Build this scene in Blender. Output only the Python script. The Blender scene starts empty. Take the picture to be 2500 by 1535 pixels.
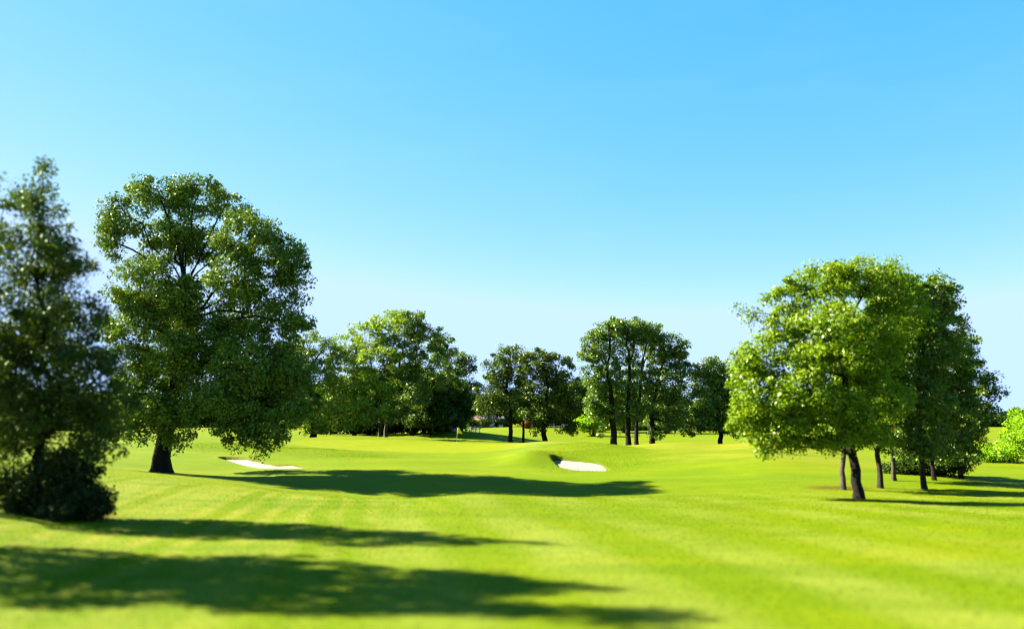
import bpy, math
import numpy as np
R = math.radians
C = bpy.context.scene.collection
sc = bpy.context.scene
F = 1962.0; CX, CY = 1250.0, 767.5; EYE = 3.0
PITCH = R(7.33)
cp, sp = math.cos(PITCH), math.sin(PITCH)

def pt(px, py, d):
    """world point on the sight line of photo pixel px,py at distance d"""
    v = -(py - CY) / F; u = (px - CX) / F
    y = cp - sp * v; z = sp + cp * v
    return np.array([u * d / y, d, EYE + z * d / y])

def tan_of(py):
    return math.tan(math.atan((py - CY) / F) - PITCH)

# ------------------------------------------------------------------ mesh helpers
def mesh_from(name, V, faces_idx, sizes, mats, attrs=None, face_attrs=None, smooth=False):
    V = np.asarray(V, dtype=np.float32).reshape(-1, 3)
    me = bpy.data.meshes.new(name)
    fi = np.asarray(faces_idx, dtype=np.int32).ravel()
    sizes = np.asarray(sizes, dtype=np.int32)
    me.vertices.add(len(V)); me.vertices.foreach_set('co', V.ravel())
    me.loops.add(len(fi)); me.loops.foreach_set('vertex_index', fi)
    me.polygons.add(len(sizes))
    starts = np.concatenate([[0], np.cumsum(sizes)[:-1]]).astype(np.int32)
    me.polygons.foreach_set('loop_start', starts)
    me.update(calc_edges=True)
    me.validate()
    for m in (mats if isinstance(mats, list) else [mats]):
        me.materials.append(m)
    for k, a in (attrs or {}).items():
        at = me.attributes.new(k, 'FLOAT', 'POINT'); at.data.foreach_set('value', np.asarray(a, dtype=np.float32))
    for k, a in (face_attrs or {}).items():
        at = me.attributes.new(k, 'FLOAT', 'FACE'); at.data.foreach_set('value', np.asarray(a, dtype=np.float32))
    if smooth:
        me.polygons.foreach_set('use_smooth', np.ones(len(sizes), dtype=bool))
    return me

def obj(name, me, parent=None):
    o = bpy.data.objects.new(name, me); C.objects.link(o)
    if parent is not None: o.parent = parent
    return o

def tag(o, label=None, cat=None, group=None, kind=None):
    if label: o['label'] = label
    if cat: o['category'] = cat
    if group: o['group'] = group
    if kind: o['kind'] = kind
    return o

def thing(name, loc, label, cat, group=None):
    o = bpy.data.objects.new(name, None); C.objects.link(o); o.location = loc
    o.empty_display_size = 0.3
    return tag(o, label, cat, group)

class MB:
    """collects boxes, prisms and tubes; build() links them as one mesh"""
    def __init__(s): s.V = []; s.F = []
    def add(s, V, Fs):
        o = len(s.V); s.V += [tuple(v) for v in V]; s.F += [tuple(i + o for i in f) for f in Fs]; return s
    def box(s, c, d, rz=0.0):
        x, y, z = [k / 2 for k in d]; ca, sa = math.cos(rz), math.sin(rz)
        V = []
        for dz in (-z, z):
            for dx, dy in ((-x, -y), (x, -y), (x, y), (-x, y)):
                V.append((c[0] + dx * ca - dy * sa, c[1] + dx * sa + dy * ca, c[2] + dz))
        return s.add(V, [(0, 3, 2, 1), (4, 5, 6, 7), (0, 1, 5, 4), (1, 2, 6, 5), (2, 3, 7, 6), (3, 0, 4, 7)])
    def tube(s, pts, rad, n=10, cap=True):
        pts = [np.array(p, float) for p in pts]
        rad = rad if isinstance(rad, (list, tuple)) else [rad] * len(pts)
        V = []; Fs = []
        for i, p in enumerate(pts):
            t = pts[min(i + 1, len(pts) - 1)] - pts[max(i - 1, 0)]; t /= np.linalg.norm(t)
            a = np.cross(t, (0.31, 0.95, 0.05)); a /= np.linalg.norm(a); b = np.cross(t, a)
            for k in range(n):
                w = 2 * math.pi * k / n
                V.append(p + rad[i] * (math.cos(w) * a + math.sin(w) * b))
        for i in range(len(pts) - 1):
            for k in range(n):
                k2 = (k + 1) % n
                Fs.append((i * n + k, i * n + k2, (i + 1) * n + k2, (i + 1) * n + k))
        if cap:
            Fs.append(tuple(range(n))[::-1]); Fs.append(tuple((len(pts) - 1) * n + k for k in range(n)))
        return s.add(V, Fs)
    def build(s, name, mat, parent=None, smooth=False, bevel=0.0):
        me = bpy.data.meshes.new(name); me.from_pydata([tuple(map(float, v)) for v in s.V], [], s.F); me.validate(); me.update()
        me.materials.append(mat)
        if smooth: me.polygons.foreach_set('use_smooth', [True] * len(me.polygons))
        o = obj(name, me, parent)
        if bevel:
            m = o.modifiers.new('Bevel', 'BEVEL'); m.width = bevel; m.segments = 2; m.limit_method = 'ANGLE'
        return o

# ------------------------------------------------------------------ materials
def newmat(name):
    m = bpy.data.materials.new(name); m.use_nodes = True
    nt = m.node_tree; nt.nodes.clear()
    return m, nt
def N(nt, t, **kw):
    n = nt.nodes.new(t)
    for k, v in kw.items(): setattr(n, k, v)
    return n
def mixc(nt, fac, a, b, mode='MIX'):
    n = N(nt, 'ShaderNodeMix', data_type='RGBA', blend_type=mode)
    for i, s in ((0, fac), (6, a), (7, b)):
        if isinstance(s, bpy.types.NodeSocket): nt.links.new(s, n.inputs[i])
        else: n.inputs[i].default_value = s if i == 0 else (*s, 1) if len(s) == 3 else s
    return n.outputs[2]
def mth(nt, op, a, b=None, c=None, clamp=False):
    n = N(nt, 'ShaderNodeMath', operation=op, use_clamp=clamp)
    for i, s in enumerate((a, b, c)):
        if s is None: continue
        if isinstance(s, bpy.types.NodeSocket): nt.links.new(s, n.inputs[i])
        else: n.inputs[i].default_value = s
    return n.outputs[0]
def noise(nt, vec, scale, detail=3, rough=0.55, dist=0.0):
    n = N(nt, 'ShaderNodeTexNoise'); n.inputs['Scale'].default_value = scale
    n.inputs['Detail'].default_value = detail; n.inputs['Roughness'].default_value = rough
    n.inputs['Distortion'].default_value = dist
    if vec is not None: nt.links.new(vec, n.inputs['Vector'])
    return n.outputs['Fac']
def ramp(nt, fac, lo, hi):
    n = N(nt, 'ShaderNodeMapRange'); n.clamp = True
    nt.links.new(fac, n.inputs[0]); n.inputs[1].default_value = lo; n.inputs[2].default_value = hi
    return n.outputs[0]
def attr(nt, name):
    n = N(nt, 'ShaderNodeAttribute', attribute_name=name); return n.outputs['Fac']

def leaf_mat(name, dark, light, warm=None, trans=0.42, gloss=0.07, K=.75):
    m, nt = newmat(name)
    t = attr(nt, 'tint')
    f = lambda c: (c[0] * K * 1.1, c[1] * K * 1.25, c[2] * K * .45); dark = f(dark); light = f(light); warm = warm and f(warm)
    col = mixc(nt, t, dark, light)
    if warm:
        col = mixc(nt, ramp(nt, attr(nt, 'odd'), 0.9, 1.0), col, warm)
    dif = N(nt, 'ShaderNodeBsdfDiffuse'); nt.links.new(col, dif.inputs[0])
    tr = N(nt, 'ShaderNodeBsdfTranslucent')
    tc = mixc(nt, 1.0, col, (1.35, 1.25, 0.35), 'MULTIPLY'); nt.links.new(tc, tr.inputs[0])
    gl = N(nt, 'ShaderNodeBsdfGlossy'); gl.inputs['Roughness'].default_value = 0.42; gl.inputs[0].default_value = (0.8, 0.9, 0.6, 1)
    m1 = N(nt, 'ShaderNodeMixShader'); m1.inputs[0].default_value = trans
    nt.links.new(dif.outputs[0], m1.inputs[1]); nt.links.new(tr.outputs[0], m1.inputs[2])
    m2 = N(nt, 'ShaderNodeMixShader'); m2.inputs[0].default_value = gloss * .4
    nt.links.new(m1.outputs[0], m2.inputs[1]); nt.links.new(gl.outputs[0], m2.inputs[2])
    o = N(nt, 'ShaderNodeOutputMaterial'); nt.links.new(m2.outputs[0], o.inputs[0])
    return m

def solid(name, col, rough=0.7, var=0.25, scale=3.0, bump=0.0, metal=0.0, col2=None):
    m, nt = newmat(name)
    g = N(nt, 'ShaderNodeNewGeometry')
    n = noise(nt, g.outputs['Position'], scale, 5, 0.6)
    c2 = col2 or tuple(k * (1 - var) for k in col)
    c = mixc(nt, ramp(nt, n, 0.35, 0.65), c2, col)
    b = N(nt, 'ShaderNodeBsdfPrincipled'); nt.links.new(c, b.inputs['Base Color'])
    b.inputs['Roughness'].default_value = rough; b.inputs['Metallic'].default_value = metal
    b.inputs['Specular IOR Level'].default_value = .08 if rough >= .8 else .5
    if bump:
        bn = N(nt, 'ShaderNodeBump'); bn.inputs['Strength'].default_value = bump; bn.inputs['Distance'].default_value = 0.03
        nt.links.new(n, bn.inputs['Height']); nt.links.new(bn.outputs[0], b.inputs['Normal'])
    o = N(nt, 'ShaderNodeOutputMaterial'); nt.links.new(b.outputs[0], o.inputs[0])
    return m

BARK = {
 'dark': solid('bark_dark', (0.014, 0.011, 0.008), 0.9, 0.5, 7.0, 0.6),
 'mid': solid('bark_brown', (0.028, 0.022, 0.015), 0.9, 0.5, 6.0, 0.6),
 'pale': solid('bark_pale', (0.06, 0.048, 0.034), 0.85, 0.5, 5.0, 0.4),
 'white': solid('bark_white', (0.30, 0.29, 0.26), 0.8, 0.5, 3.0, 0.3),
}
LEAF = {
 'silver': leaf_mat('leaf_silvery', (0.022, 0.040, 0.020), (0.060, 0.092, 0.030), gloss=0.06, trans=.3),
 'deep': leaf_mat('leaf_deep_green', (0.020, 0.043, 0.012), (0.068, 0.110, 0.020), gloss=0.10, K=.9),
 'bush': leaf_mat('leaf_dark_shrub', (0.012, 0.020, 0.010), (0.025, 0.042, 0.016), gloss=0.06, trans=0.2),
 'fresh': leaf_mat('leaf_fresh_green', (0.062, 0.108, 0.008), (0.140, 0.190, 0.012), warm=(0.20, 0.17, 0.04), gloss=0.06, K=1.0),
 'oak': leaf_mat('leaf_oak_green', (0.032, 0.064, 0.012), (0.105, 0.140, 0.036), gloss=.08, K=.95, trans=.2),
 'dusk': leaf_mat('leaf_dark_sycamore', (0.022, 0.040, 0.010), (0.075, 0.105, 0.018), gloss=.08, K=.8, trans=.25),
 'ash': leaf_mat('leaf_ash_green', (0.030, 0.062, 0.016), (0.085, 0.125, 0.034), warm=(0.16, 0.12, 0.04), gloss=0.10, K=.98),
 'maple': leaf_mat('leaf_maple_green', (0.050, 0.085, 0.016), (0.120, 0.155, 0.030), warm=(0.18, 0.14, 0.05), gloss=0.07, K=1.3),
 'wood': leaf_mat('leaf_woodland', (0.018, 0.036, 0.012), (0.045, 0.080, 0.018), gloss=0.05),
 'lime': leaf_mat('leaf_lime', (0.090, 0.165, 0.010), (0.165, 0.250, 0.015), gloss=0.05, K=1.1),
 'red': leaf_mat('leaf_red', (0.09, 0.03, 0.02), (0.16, 0.06, 0.03), gloss=0.04),
}

# ------------------------------------------------------------------ terrain
PXK = np.array([-1500, -300, 0, 200, 400, 600, 700, 860, 1000, 1115, 1170, 1250, 1325, 1400, 1490, 1560, 1600, 1650, 1750, 1850, 2085, 2300, 2500, 2900, 4500], float)
ROWS = [
 (-40, {0: 1.6}),
 (0,   {0: 1.3}),
 (8.4, {-300: 1.0, 1000: .9, 2500: .85}),
 (14,  {-300: 1.15, 0: .85, 400: .66, 1000: .62, 2500: .60}),
 (20,  {-300: 1.3, 0: .82, 200: .50, 400: .44, 1000: .42, 1170: .44, 1600: .38, 2500: .42}),
 (25,  {-300: 1.4, 0: .9, 200: .6, 400: .42, 700: .27, 1000: .27, 1170: .36, 1600: .22, 2500: .25}),
 (30,  {-300: 1.4, 0: .95, 200: .7, 400: .45, 700: .16, 860: .10, 1000: .09, 1170: .28, 1400: .15, 1600: .08, 2085: .06, 2500: -.04}),
 (33,  {-300: 1.4, 0: 1.0, 200: .75, 400: .48, 600: .19, 700: .05, 860: -.18, 1000: -.25, 1170: -.12, 1400: -.15, 1600: -.16, 1850: -.1, 2500: -.2}),
 (36,  {-300: 1.4, 0: 1.0, 400: .46, 600: .10, 700: -.25, 860: -.60, 1170: -.62, 1400: -.55, 1600: -.34, 1850: -.15, 2085: -.08, 2500: -.26}),
 (39,  {0: 1.0, 400: .36, 560: .0, 700: -.34, 1000: -.44, 1400: -.42, 1600: -.22, 1850: -.02, 2085: -.02, 2500: -.2}),
 (44,  {0: .9, 400: .04, 560: -.28, 700:-.1, 1000: .0, 1400: -.1, 1600: .0, 1850: .12, 2085: .0, 2500: -.2}),
 (47,  {0: .9, 400: -.10, 600: -.16, 700: -.04, 1000: .02, 1250: .0, 1400: -.06, 1600: .0, 1850: .15, 2085: .0, 2300: -.12, 2500: -.2}),
 (50,  {0: .9, 400: .20, 600: -.08, 700: -.02, 1000: .08, 1400: -.20, 1600: .0, 1850: .25, 2085: .0, 2500: -.15}),
 (57,  {0: 1.0, 400: .45, 600: .22, 700: .25, 1000: .17, 1250: .2, 1400: .1, 1600: .1, 1850: .4, 2085: .05, 2500: -.08}),
 (64,  {0: 1.2, 400: .8, 600: .55, 860: .24, 1000: .24, 1250: .28, 1400: .25, 1600: .1, 1850: .6, 2085: .05, 2500: .0}),
 (70,  {0: 1.3, 400: 1.0, 600: .7, 860: .26, 1000: .22, 1250: .32, 1325: .55, 1400: .40, 1490: .10, 1560: .10, 1650: .40, 1750: .25, 1850: .65, 1950: .4, 2085: .05, 2500: .0}),
 (76,  {0: 1.4, 400: 1.15, 600: .8, 700: .5, 860: .30, 1000: .24, 1170: .28, 1250: .60, 1325: 1.05, 1400: .86, 1490: .52, 1560: .66, 1600: .82, 1650: .95, 1750: .66, 1850: 1.0, 1950: .7, 2085: .3, 2500: .1}),
 (82,  {0: 1.5, 400: 1.35, 600: .9, 700: .6, 860: .40, 1000: .26, 1115: .2, 1250: .40, 1325: .62, 1400: .45, 1490: .1, 1600: .3, 1650: .4, 1750: .2, 1850: .5, 2085: .1, 2500: .2}),
 (90,  {0: 1.6, 400: 1.3, 600: .9, 700: .7, 860: .66, 1000: .38, 1115: .16, 1250: .15, 1325: -.1, 1400: -.4, 1490: -.7, 1650: -.5, 1850: -.2, 2085: .1, 2500: .3}),
 (100, {0: 1.6, 400: 1.2, 600: .8, 700: .45, 770: .75, 860: 1.03, 930: .89, 1000: .69, 1060: .44, 1115: .15, 1250: .15, 1325: -.2, 1400: -.6, 1490: -.9, 1650: -.8, 1850: -.4, 2500: .3}),
 (111, {0: 1.2, 600: .2, 860: .1, 1000: -.1, 1115: -.4, 1250: -.5, 1325: -.8, 1490: -1.2, 1650: -1.1, 1850: -.8, 2500: .1}),
 (125, {0: .8, 860: .4, 1000: .7, 1060: 1.0, 1130: 1.32, 1200: .9, 1250: .2, 1325: -.7, 1490: -1.0, 1850: -.6, 2500: .2}),
 (150, {0: .6, 860: .2, 1000: .0, 1130: .0, 1200: -.2, 1325: -.1, 1490: -.4, 1850: -.1, 2500: .4}),
 (172, {0: .6, 860: .2, 1100: .4, 1170: .8, 1250: 1.3, 1290: 1.2, 1400: .6, 1490: .1, 1650: .25, 1850: .3, 2500: .5}),
 (200, {0: .6, 1000: .3, 1250: .6, 1400: .35, 1650: .4, 2500: .6}),
 (260, {0: .8, 1400: .5, 2500: .8}),
 (500, {0: 1.2}), (1500, {0: 2.0}), (4000, {0: 1.0}),
]
RD = np.array([r[0] for r in ROWS], float)
TBL = np.array([np.interp(PXK, sorted(r[1]), [r[1][k] for k in sorted(r[1])]) for r in ROWS])
def wd(d): return np.arcsinh(np.asarray(d, float) / 12.0)
# dense smooth table
fd = np.linspace(wd(-40), wd(4000), 900); fp = np.linspace(-1500, 4500, 481)
T1 = np.array([np.interp(fd, wd(RD), TBL[:, j]) for j in range(len(PXK))]).T
T2 = np.array([np.interp(fp, PXK, T1[i]) for i in range(len(fd))])
def gblur(A, s, axis):
    k = np.arange(-int(3 * s), int(3 * s) + 1); w = np.exp(-k ** 2 / (2 * s * s)); w /= w.sum()
    pad = [(0, 0), (0, 0)]; pad[axis] = (len(k) // 2, len(k) // 2)
    P = np.pad(A, pad, mode='edge')
    return np.apply_along_axis(lambda r: np.convolve(r, w, mode='valid'), axis, P)
T2 = gblur(T2, 3.6, 0); T2 = gblur(T2, 2.2, 1)

def sample(x, y):
    x = np.asarray(x, float); y = np.asarray(y, float)
    dd = np.maximum(np.abs(y), 6.0)
    px = np.clip(CX + x * F / dd, fp[0], fp[-1])
    a = (wd(y) - fd[0]) / (fd[1] - fd[0]); b = (px - fp[0]) / (fp[1] - fp[0])
    a = np.clip(a, 0, len(fd) - 1.001); b = np.clip(b, 0, len(fp) - 1.001)
    i = a.astype(int); j = b.astype(int); u = a - i; v = b - j
    return (T2[i, j] * (1 - u) * (1 - v) + T2[i + 1, j] * u * (1 - v) + T2[i, j + 1] * (1 - u) * v + T2[i + 1, j + 1] * u * v)

def gauss(x, y, cx, cy, sx, sy, a): return a * np.exp(-((x - cx) / sx) ** 2 / 2 - ((y - cy) / sy) ** 2 / 2)
def sdpoly(x, y, P):
    """signed distance to polygon, negative inside"""
    x = np.asarray(x, float); y = np.asarray(y, float)
    d = np.full(x.shape, 1e9); ins = np.zeros(x.shape, bool); n = len(P)
    for i in range(n):
        ax, ay = P[i]; bx, by = P[(i + 1) % n]
        ex, ey = bx - ax, by - ay
        t = np.clip(((x - ax) * ex + (y - ay) * ey) / (ex * ex + ey * ey), 0, 1)
        d = np.minimum(d, np.hypot(x - ax - t * ex, y - ay - t * ey))
        c = ((ay > y) != (by > y)) & (x < (bx - ax) * (y - ay) / (by - ay + 1e-12) + ax)
        ins ^= c
    return np.where(ins, -d, d)
def smooth_poly(P, it=2):
    P = [np.array(p, float) for p in P]
    for _ in range(it):
        Q = []
        for i in range(len(P)):
            a, b = P[i], P[(i + 1) % len(P)]
            Q += [a * .75 + b * .25, a * .25 + b * .75]
        P = Q
    return P
# bunker outlines in metres
BUNK = {
 'right': dict(P=smooth_poly([(2.45, 54.2), (3.2, 49.6), (5.45, 48.2), (5.8, 48.5), (5.85, 53.2), (4.5, 54.2), (3.1, 55.4)], 1), z0=-.30, z1=.16, ya=48.2, yb=55.2),
 'left': dict(P=smooth_poly([(-20.6, 56.6), (-18.8, 54.2), (-16.2, 50.6), (-14.2, 48.6), (-12.0, 48.9), (-13.6, 51.6), (-15.0, 52.0), (-16.8, 54.2), (-18.6, 56.4)], 2), z0=-.13, z1=.16, ya=49.0, yb=57.0),
}
def sst(a, b, x):
    t = np.clip((x - a) / (b - a), 0, 1); return t * t * (3 - 2 * t)
def sand_z(k, x, y):
    b = BUNK[k]; t = np.clip((y - b['ya']) / (b['yb'] - b['ya']), 0, 1)
    z = b['z0'] + (b['z1'] - b['z0']) * t
    return z + .03 * np.sin(x * 2.3 + y) + .02 * np.sin(y * 3.1 - x * 1.7)
def height(x, y, carve=True):
    x = np.asarray(x, float); y = np.asarray(y, float)
    z = sample(x, y)
    z = z + gauss(x, y, 5.7, 61.0, 3.3, 3.4, .95) + gauss(x, y, 1.3, 54.9, 1.3, 2.2, .62)
    z = z + gauss(x, y, 12.0, 57.0, 3.2, 4.5, .38) + gauss(x, y, 17.5, 50.0, 4.0, 4.0, .40) + gauss(x, y, 9.0, 46.0, 3.0, 2.5, -.16) + gauss(x, y, -9.0, 55.0, 2.6, 2.6, .22) - gauss(x, y, -4.5, 58.5, 3.5, 2.0, .18)
    z = z + gauss(x, y, -15.5, 62.0, 4.5, 4.0, .30)
    z = z + .025 * np.sin(x * .7 + .3 * y) * np.sin(y * .45 - .2 * x) * sst(5, 20, y)
    if carve:
        for k, b in BUNK.items():
            m = (np.abs(x - b['P'][0][0]) < 14) & (np.abs(y - 52) < 12)
            if not np.any(m): continue
            sd = np.full(x.shape, 9.0); sd[m] = sdpoly(x[m], y[m], b['P'])
            lip = sst(.9, 0.0, sd) * .03
            zs = np.minimum(sand_z(k, x, y) - .12, z - .15)
            w = sst(.10, -.22, sd)
            z = (z + lip * (sd > -.2)) * (1 - w) + zs * w
    return z
def hz(x, y): return float(height(np.array([x]), np.array([y]), False)[0])

def axis(segs):
    out = [segs[0][0]]
    for a, b, s in segs:
        n = max(1, int(round((b - a) / s))); out += list(np.linspace(a, b, n + 1)[1:])
    return np.array(out)
def geo(a, b, n): return [a * (b / a) ** (i / n) for i in range(1, n + 1)]
ys = np.concatenate([[-300, -120], axis([(-40, 4, 2), (4, 30, .25), (30, 47, .16), (47, 58.5, .10), (58.5, 66, .2), (66, 106, .4), (106, 200, 2), (200, 400, 10)]), geo(400, 4000, 16)])
xr = axis([(-60, -22, .8), (-22, -11.5, .12), (-11.5, 1.8, .25), (1.8, 7.0, .10), (7.0, 24, .3), (24, 60, .8)])
xs = np.concatenate([[-k for k in geo(60, 3500, 22)][::-1], xr, geo(60, 3500, 22)])
GX, GY = np.meshgrid(xs, ys)
GZ = height(GX, GY)
nx, ny = len(xs), len(ys)
idx = np.arange(nx * ny).reshape(ny, nx)
quads = np.stack([idx[:-1, :-1], idx[:-1, 1:], idx[1:, 1:], idx[1:, :-1]], -1).reshape(-1, 4)
# turf zones (species, cut height, and tone bands on hollow and ridges)
gpoly = smooth_poly([(-24, 84), (-19, 74), (-11, 66), (-3, 63.5), (-1.0, 67), (1.6, 72), (1.2, 82), (-2, 91), (-7.5, 95), (-16, 92)], 2)
def zone(P, soft):
    sd = np.full(GX.shape, 99.0); m = (np.abs(GX) < 60) & (GY > 5) & (GY < 130)
    sd[m] = sdpoly(GX[m], GY[m], P); return sst(soft, -soft, sd)
z_green = zone(gpoly, .5)
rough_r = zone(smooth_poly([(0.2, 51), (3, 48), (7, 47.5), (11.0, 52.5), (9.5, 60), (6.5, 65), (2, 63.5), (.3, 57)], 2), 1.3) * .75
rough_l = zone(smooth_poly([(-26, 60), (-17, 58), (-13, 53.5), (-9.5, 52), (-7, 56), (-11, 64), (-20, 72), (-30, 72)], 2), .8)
hollow_band = zone(smooth_poly([(4, 38), (9, 35.5), (16, 36), (22, 40), (15, 42.5), (9, 42)], 2), 1.8) * .6  # darker band along the hollow, strengthens the relief
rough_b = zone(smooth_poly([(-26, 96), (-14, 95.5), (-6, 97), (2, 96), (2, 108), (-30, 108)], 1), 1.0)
z_rough = np.clip(rough_r + rough_l * .8 + hollow_band + rough_b * .9, 0, 1)
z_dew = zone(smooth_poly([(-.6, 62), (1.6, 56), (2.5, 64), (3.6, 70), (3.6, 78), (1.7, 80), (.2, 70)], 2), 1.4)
z_soil = gauss(GX, GY, 12.45, 30.3, .55, .5, 1.1) + gauss(GX, GY, 14.5, 36.3, 1.6, 1.0, .7) + gauss(GX, GY, -11.3, 20.6, 1.1, .8, 1.0)
z_fair = sst(36, 31, GY)
z_ridge_tone = zone(smooth_poly([(-1, 70), (3, 72.5), (9, 71), (18, 66), (27, 58), (30, 72), (24, 80), (10, 80), (2, 80)], 2), 2.2) + zone(smooth_poly([(9, 52), (14, 50), (22, 46), (26, 54), (17, 60), (10, 58)], 2), 2.5) * .8  # paler on the ridge and right-hand mounds, sets them off from the far field
z_ridge_tone = np.clip(z_ridge_tone, 0, 1); z_far = sst(104, 112, GY) * sst(175, 150, GY)
lipm = np.zeros(GX.shape)
for k, b in BUNK.items():
    m = (np.abs(GX) < 30) & (np.abs(GY - 52) < 12); sd = np.full(GX.shape, 9.0); sd[m] = sdpoly(GX[m], GY[m], b['P'])
    lipm = np.maximum(lipm, (sst(.16, .0, sd)))

def grass_material(blade=None):
    m, nt = newmat('turf' if blade is None else 'turf_blades')
    g = N(nt, 'ShaderNodeNewGeometry'); P = g.outputs['Position']
    sx = N(nt, 'ShaderNodeSeparateXYZ'); nt.links.new(P, sx.inputs[0])
    X, Y = sx.outputs[0], sx.outputs[1]
    big = noise(nt, P, .16, 4, .6); mid = noise(nt, P, .9, 4, .6); fine = noise(nt, P, 6.0, 8, .8); tiny = noise(nt, P, 55.0, 3, .7)
    fair = mixc(nt, ramp(nt, big, .3, .7), (0.150, 0.245, 0.006), (0.200, 0.275, 0.008))
    # mowing stripes: blades laid alternately away and towards, along the fairway
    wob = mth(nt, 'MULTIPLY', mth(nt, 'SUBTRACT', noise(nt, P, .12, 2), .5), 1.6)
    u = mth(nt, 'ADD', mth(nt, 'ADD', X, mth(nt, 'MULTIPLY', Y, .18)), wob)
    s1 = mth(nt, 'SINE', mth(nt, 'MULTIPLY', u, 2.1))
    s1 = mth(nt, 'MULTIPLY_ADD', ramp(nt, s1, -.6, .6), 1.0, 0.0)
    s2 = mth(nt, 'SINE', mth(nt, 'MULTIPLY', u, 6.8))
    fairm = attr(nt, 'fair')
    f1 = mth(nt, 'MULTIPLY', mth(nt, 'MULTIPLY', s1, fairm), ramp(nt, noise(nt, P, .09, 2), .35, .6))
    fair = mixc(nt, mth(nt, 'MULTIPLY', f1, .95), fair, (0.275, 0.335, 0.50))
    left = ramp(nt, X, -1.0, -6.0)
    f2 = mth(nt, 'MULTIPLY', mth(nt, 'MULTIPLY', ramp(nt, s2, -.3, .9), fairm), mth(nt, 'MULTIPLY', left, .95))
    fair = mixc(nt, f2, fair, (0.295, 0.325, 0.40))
    # fade-out cross cut farther away
    s3 = mth(nt, 'SINE', mth(nt, 'ADD', mth(nt, 'MULTIPLY', Y, .55), mth(nt, 'MULTIPLY', big, 14.0)))
    far = mth(nt, 'MULTIPLY', mth(nt, 'SUBTRACT', 1.0, fairm), ramp(nt, s3, -.2, 1.0))
    fair = mixc(nt, mth(nt, 'MULTIPLY', far, .35), fair, (0.235, 0.285, 0.035))
    far2 = ramp(nt, Y, 60, 130)
    fair = mixc(nt, mth(nt, 'MULTIPLY', far2, .6), fair, (0.245, 0.285, 0.008))
    green = mixc(nt, ramp(nt, mid, .3, .7), (0.265, 0.305, 0.016), (0.240, 0.300, 0.020))
    c = mixc(nt, attr(nt, 'green'), fair, green)
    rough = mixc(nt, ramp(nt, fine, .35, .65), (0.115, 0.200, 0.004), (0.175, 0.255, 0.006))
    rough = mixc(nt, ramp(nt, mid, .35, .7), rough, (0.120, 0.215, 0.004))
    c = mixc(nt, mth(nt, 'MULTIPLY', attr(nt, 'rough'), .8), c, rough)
    c = mixc(nt, mth(nt, 'MULTIPLY', attr(nt, 'ridge_tone'), .75), c, (0.310, 0.310, 0.30))
    c = mixc(nt, mth(nt, 'MULTIPLY', attr(nt, 'far'), .7), c, (0.185, 0.265, 0.006))
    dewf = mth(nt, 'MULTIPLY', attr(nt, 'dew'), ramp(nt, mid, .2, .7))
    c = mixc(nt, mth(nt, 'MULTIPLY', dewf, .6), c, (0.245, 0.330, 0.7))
    dk = mth(nt, 'MULTIPLY', ramp(nt, mid, .58, .32), .40)
    c = mixc(nt, dk, c, (0.115, 0.205, 0.006))
    ms = N(nt, 'ShaderNodeMapping'); ms.inputs['Rotation'].default_value = (0, 0, .35); ms.inputs['Scale'].default_value = (.11, .42, 1); nt.links.new(P, ms.inputs[0])
    pat = noise(nt, ms.outputs[0], 1.0, 6, .62, .6)
    c = mixc(nt, mth(nt, 'MULTIPLY', mth(nt, 'MULTIPLY', ramp(nt, pat, .52, .36), .55), mth(nt, 'SUBTRACT', 1.0, attr(nt, 'green'))), c, (0.105, 0.200, 0.003))
    c = mixc(nt, mth(nt, 'MULTIPLY', mth(nt, 'MULTIPLY', ramp(nt, pat, .55, .72), .5), mth(nt, 'SUBTRACT', 1.0, attr(nt, 'green'))), c, (0.300, 0.290, 0.06))
    c = mixc(nt, mth(nt, 'MULTIPLY', ramp(nt, fine, .48, .72), .35), c, (0.30, 0.33, 0.035))
    c = mixc(nt, mth(nt, 'MULTIPLY', ramp(nt, tiny, .55, .35), .45), c, (0.075, 0.135, 0.004))
    c = mixc(nt, mth(nt, 'MULTIPLY', attr(nt, 'lip'), ramp(nt, fine, .3, .6)), c, (0.10, 0.085, 0.035))
    c = mixc(nt, mth(nt, 'MULTIPLY', ramp(nt, mth(nt, 'MULTIPLY', attr(nt, 'soil'), mth(nt, 'ADD', fine, .45)), .35, .6), .9), c, (0.115, 0.075, 0.045))
    c = mixc(nt, 1.0, c, (.45, .435, .035), 'MULTIPLY')
    if blade is not None:
        k = mth(nt, 'MULTIPLY_ADD', attr(nt, 'tint'), blade[1] - blade[0], blade[0])
        cb = N(nt, 'ShaderNodeCombineColor')
        for i in range(3): nt.links.new(k, cb.inputs[i])
        c = mixc(nt, 1.0, c, cb.outputs[0], 'MULTIPLY')
        d1 = N(nt, 'ShaderNodeBsdfDiffuse'); nt.links.new(c, d1.inputs[0]); t1 = N(nt, 'ShaderNodeBsdfTranslucent'); nt.links.new(c, t1.inputs[0])
        mx = N(nt, 'ShaderNodeMixShader'); mx.inputs[0].default_value = .45
        nt.links.new(d1.outputs[0], mx.inputs[1]); nt.links.new(t1.outputs[0], mx.inputs[2])
        o = N(nt, 'ShaderNodeOutputMaterial'); nt.links.new(mx.outputs[0], o.inputs[0]); return m
    b = N(nt, 'ShaderNodeBsdfPrincipled'); nt.links.new(c, b.inputs['Base Color'])
    b.inputs['Roughness'].default_value = .8; b.inputs['Specular IOR Level'].default_value = .03
    h = mth(nt, 'ADD', mth(nt, 'MULTIPLY', fine, .6), mth(nt, 'MULTIPLY', tiny, .5))
    bn = N(nt, 'ShaderNodeBump'); bn.inputs['Strength'].default_value = .55; bn.inputs['Distance'].default_value = .03
    nt.links.new(h, bn.inputs['Height']); nt.links.new(bn.outputs[0], b.inputs['Normal'])
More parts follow.
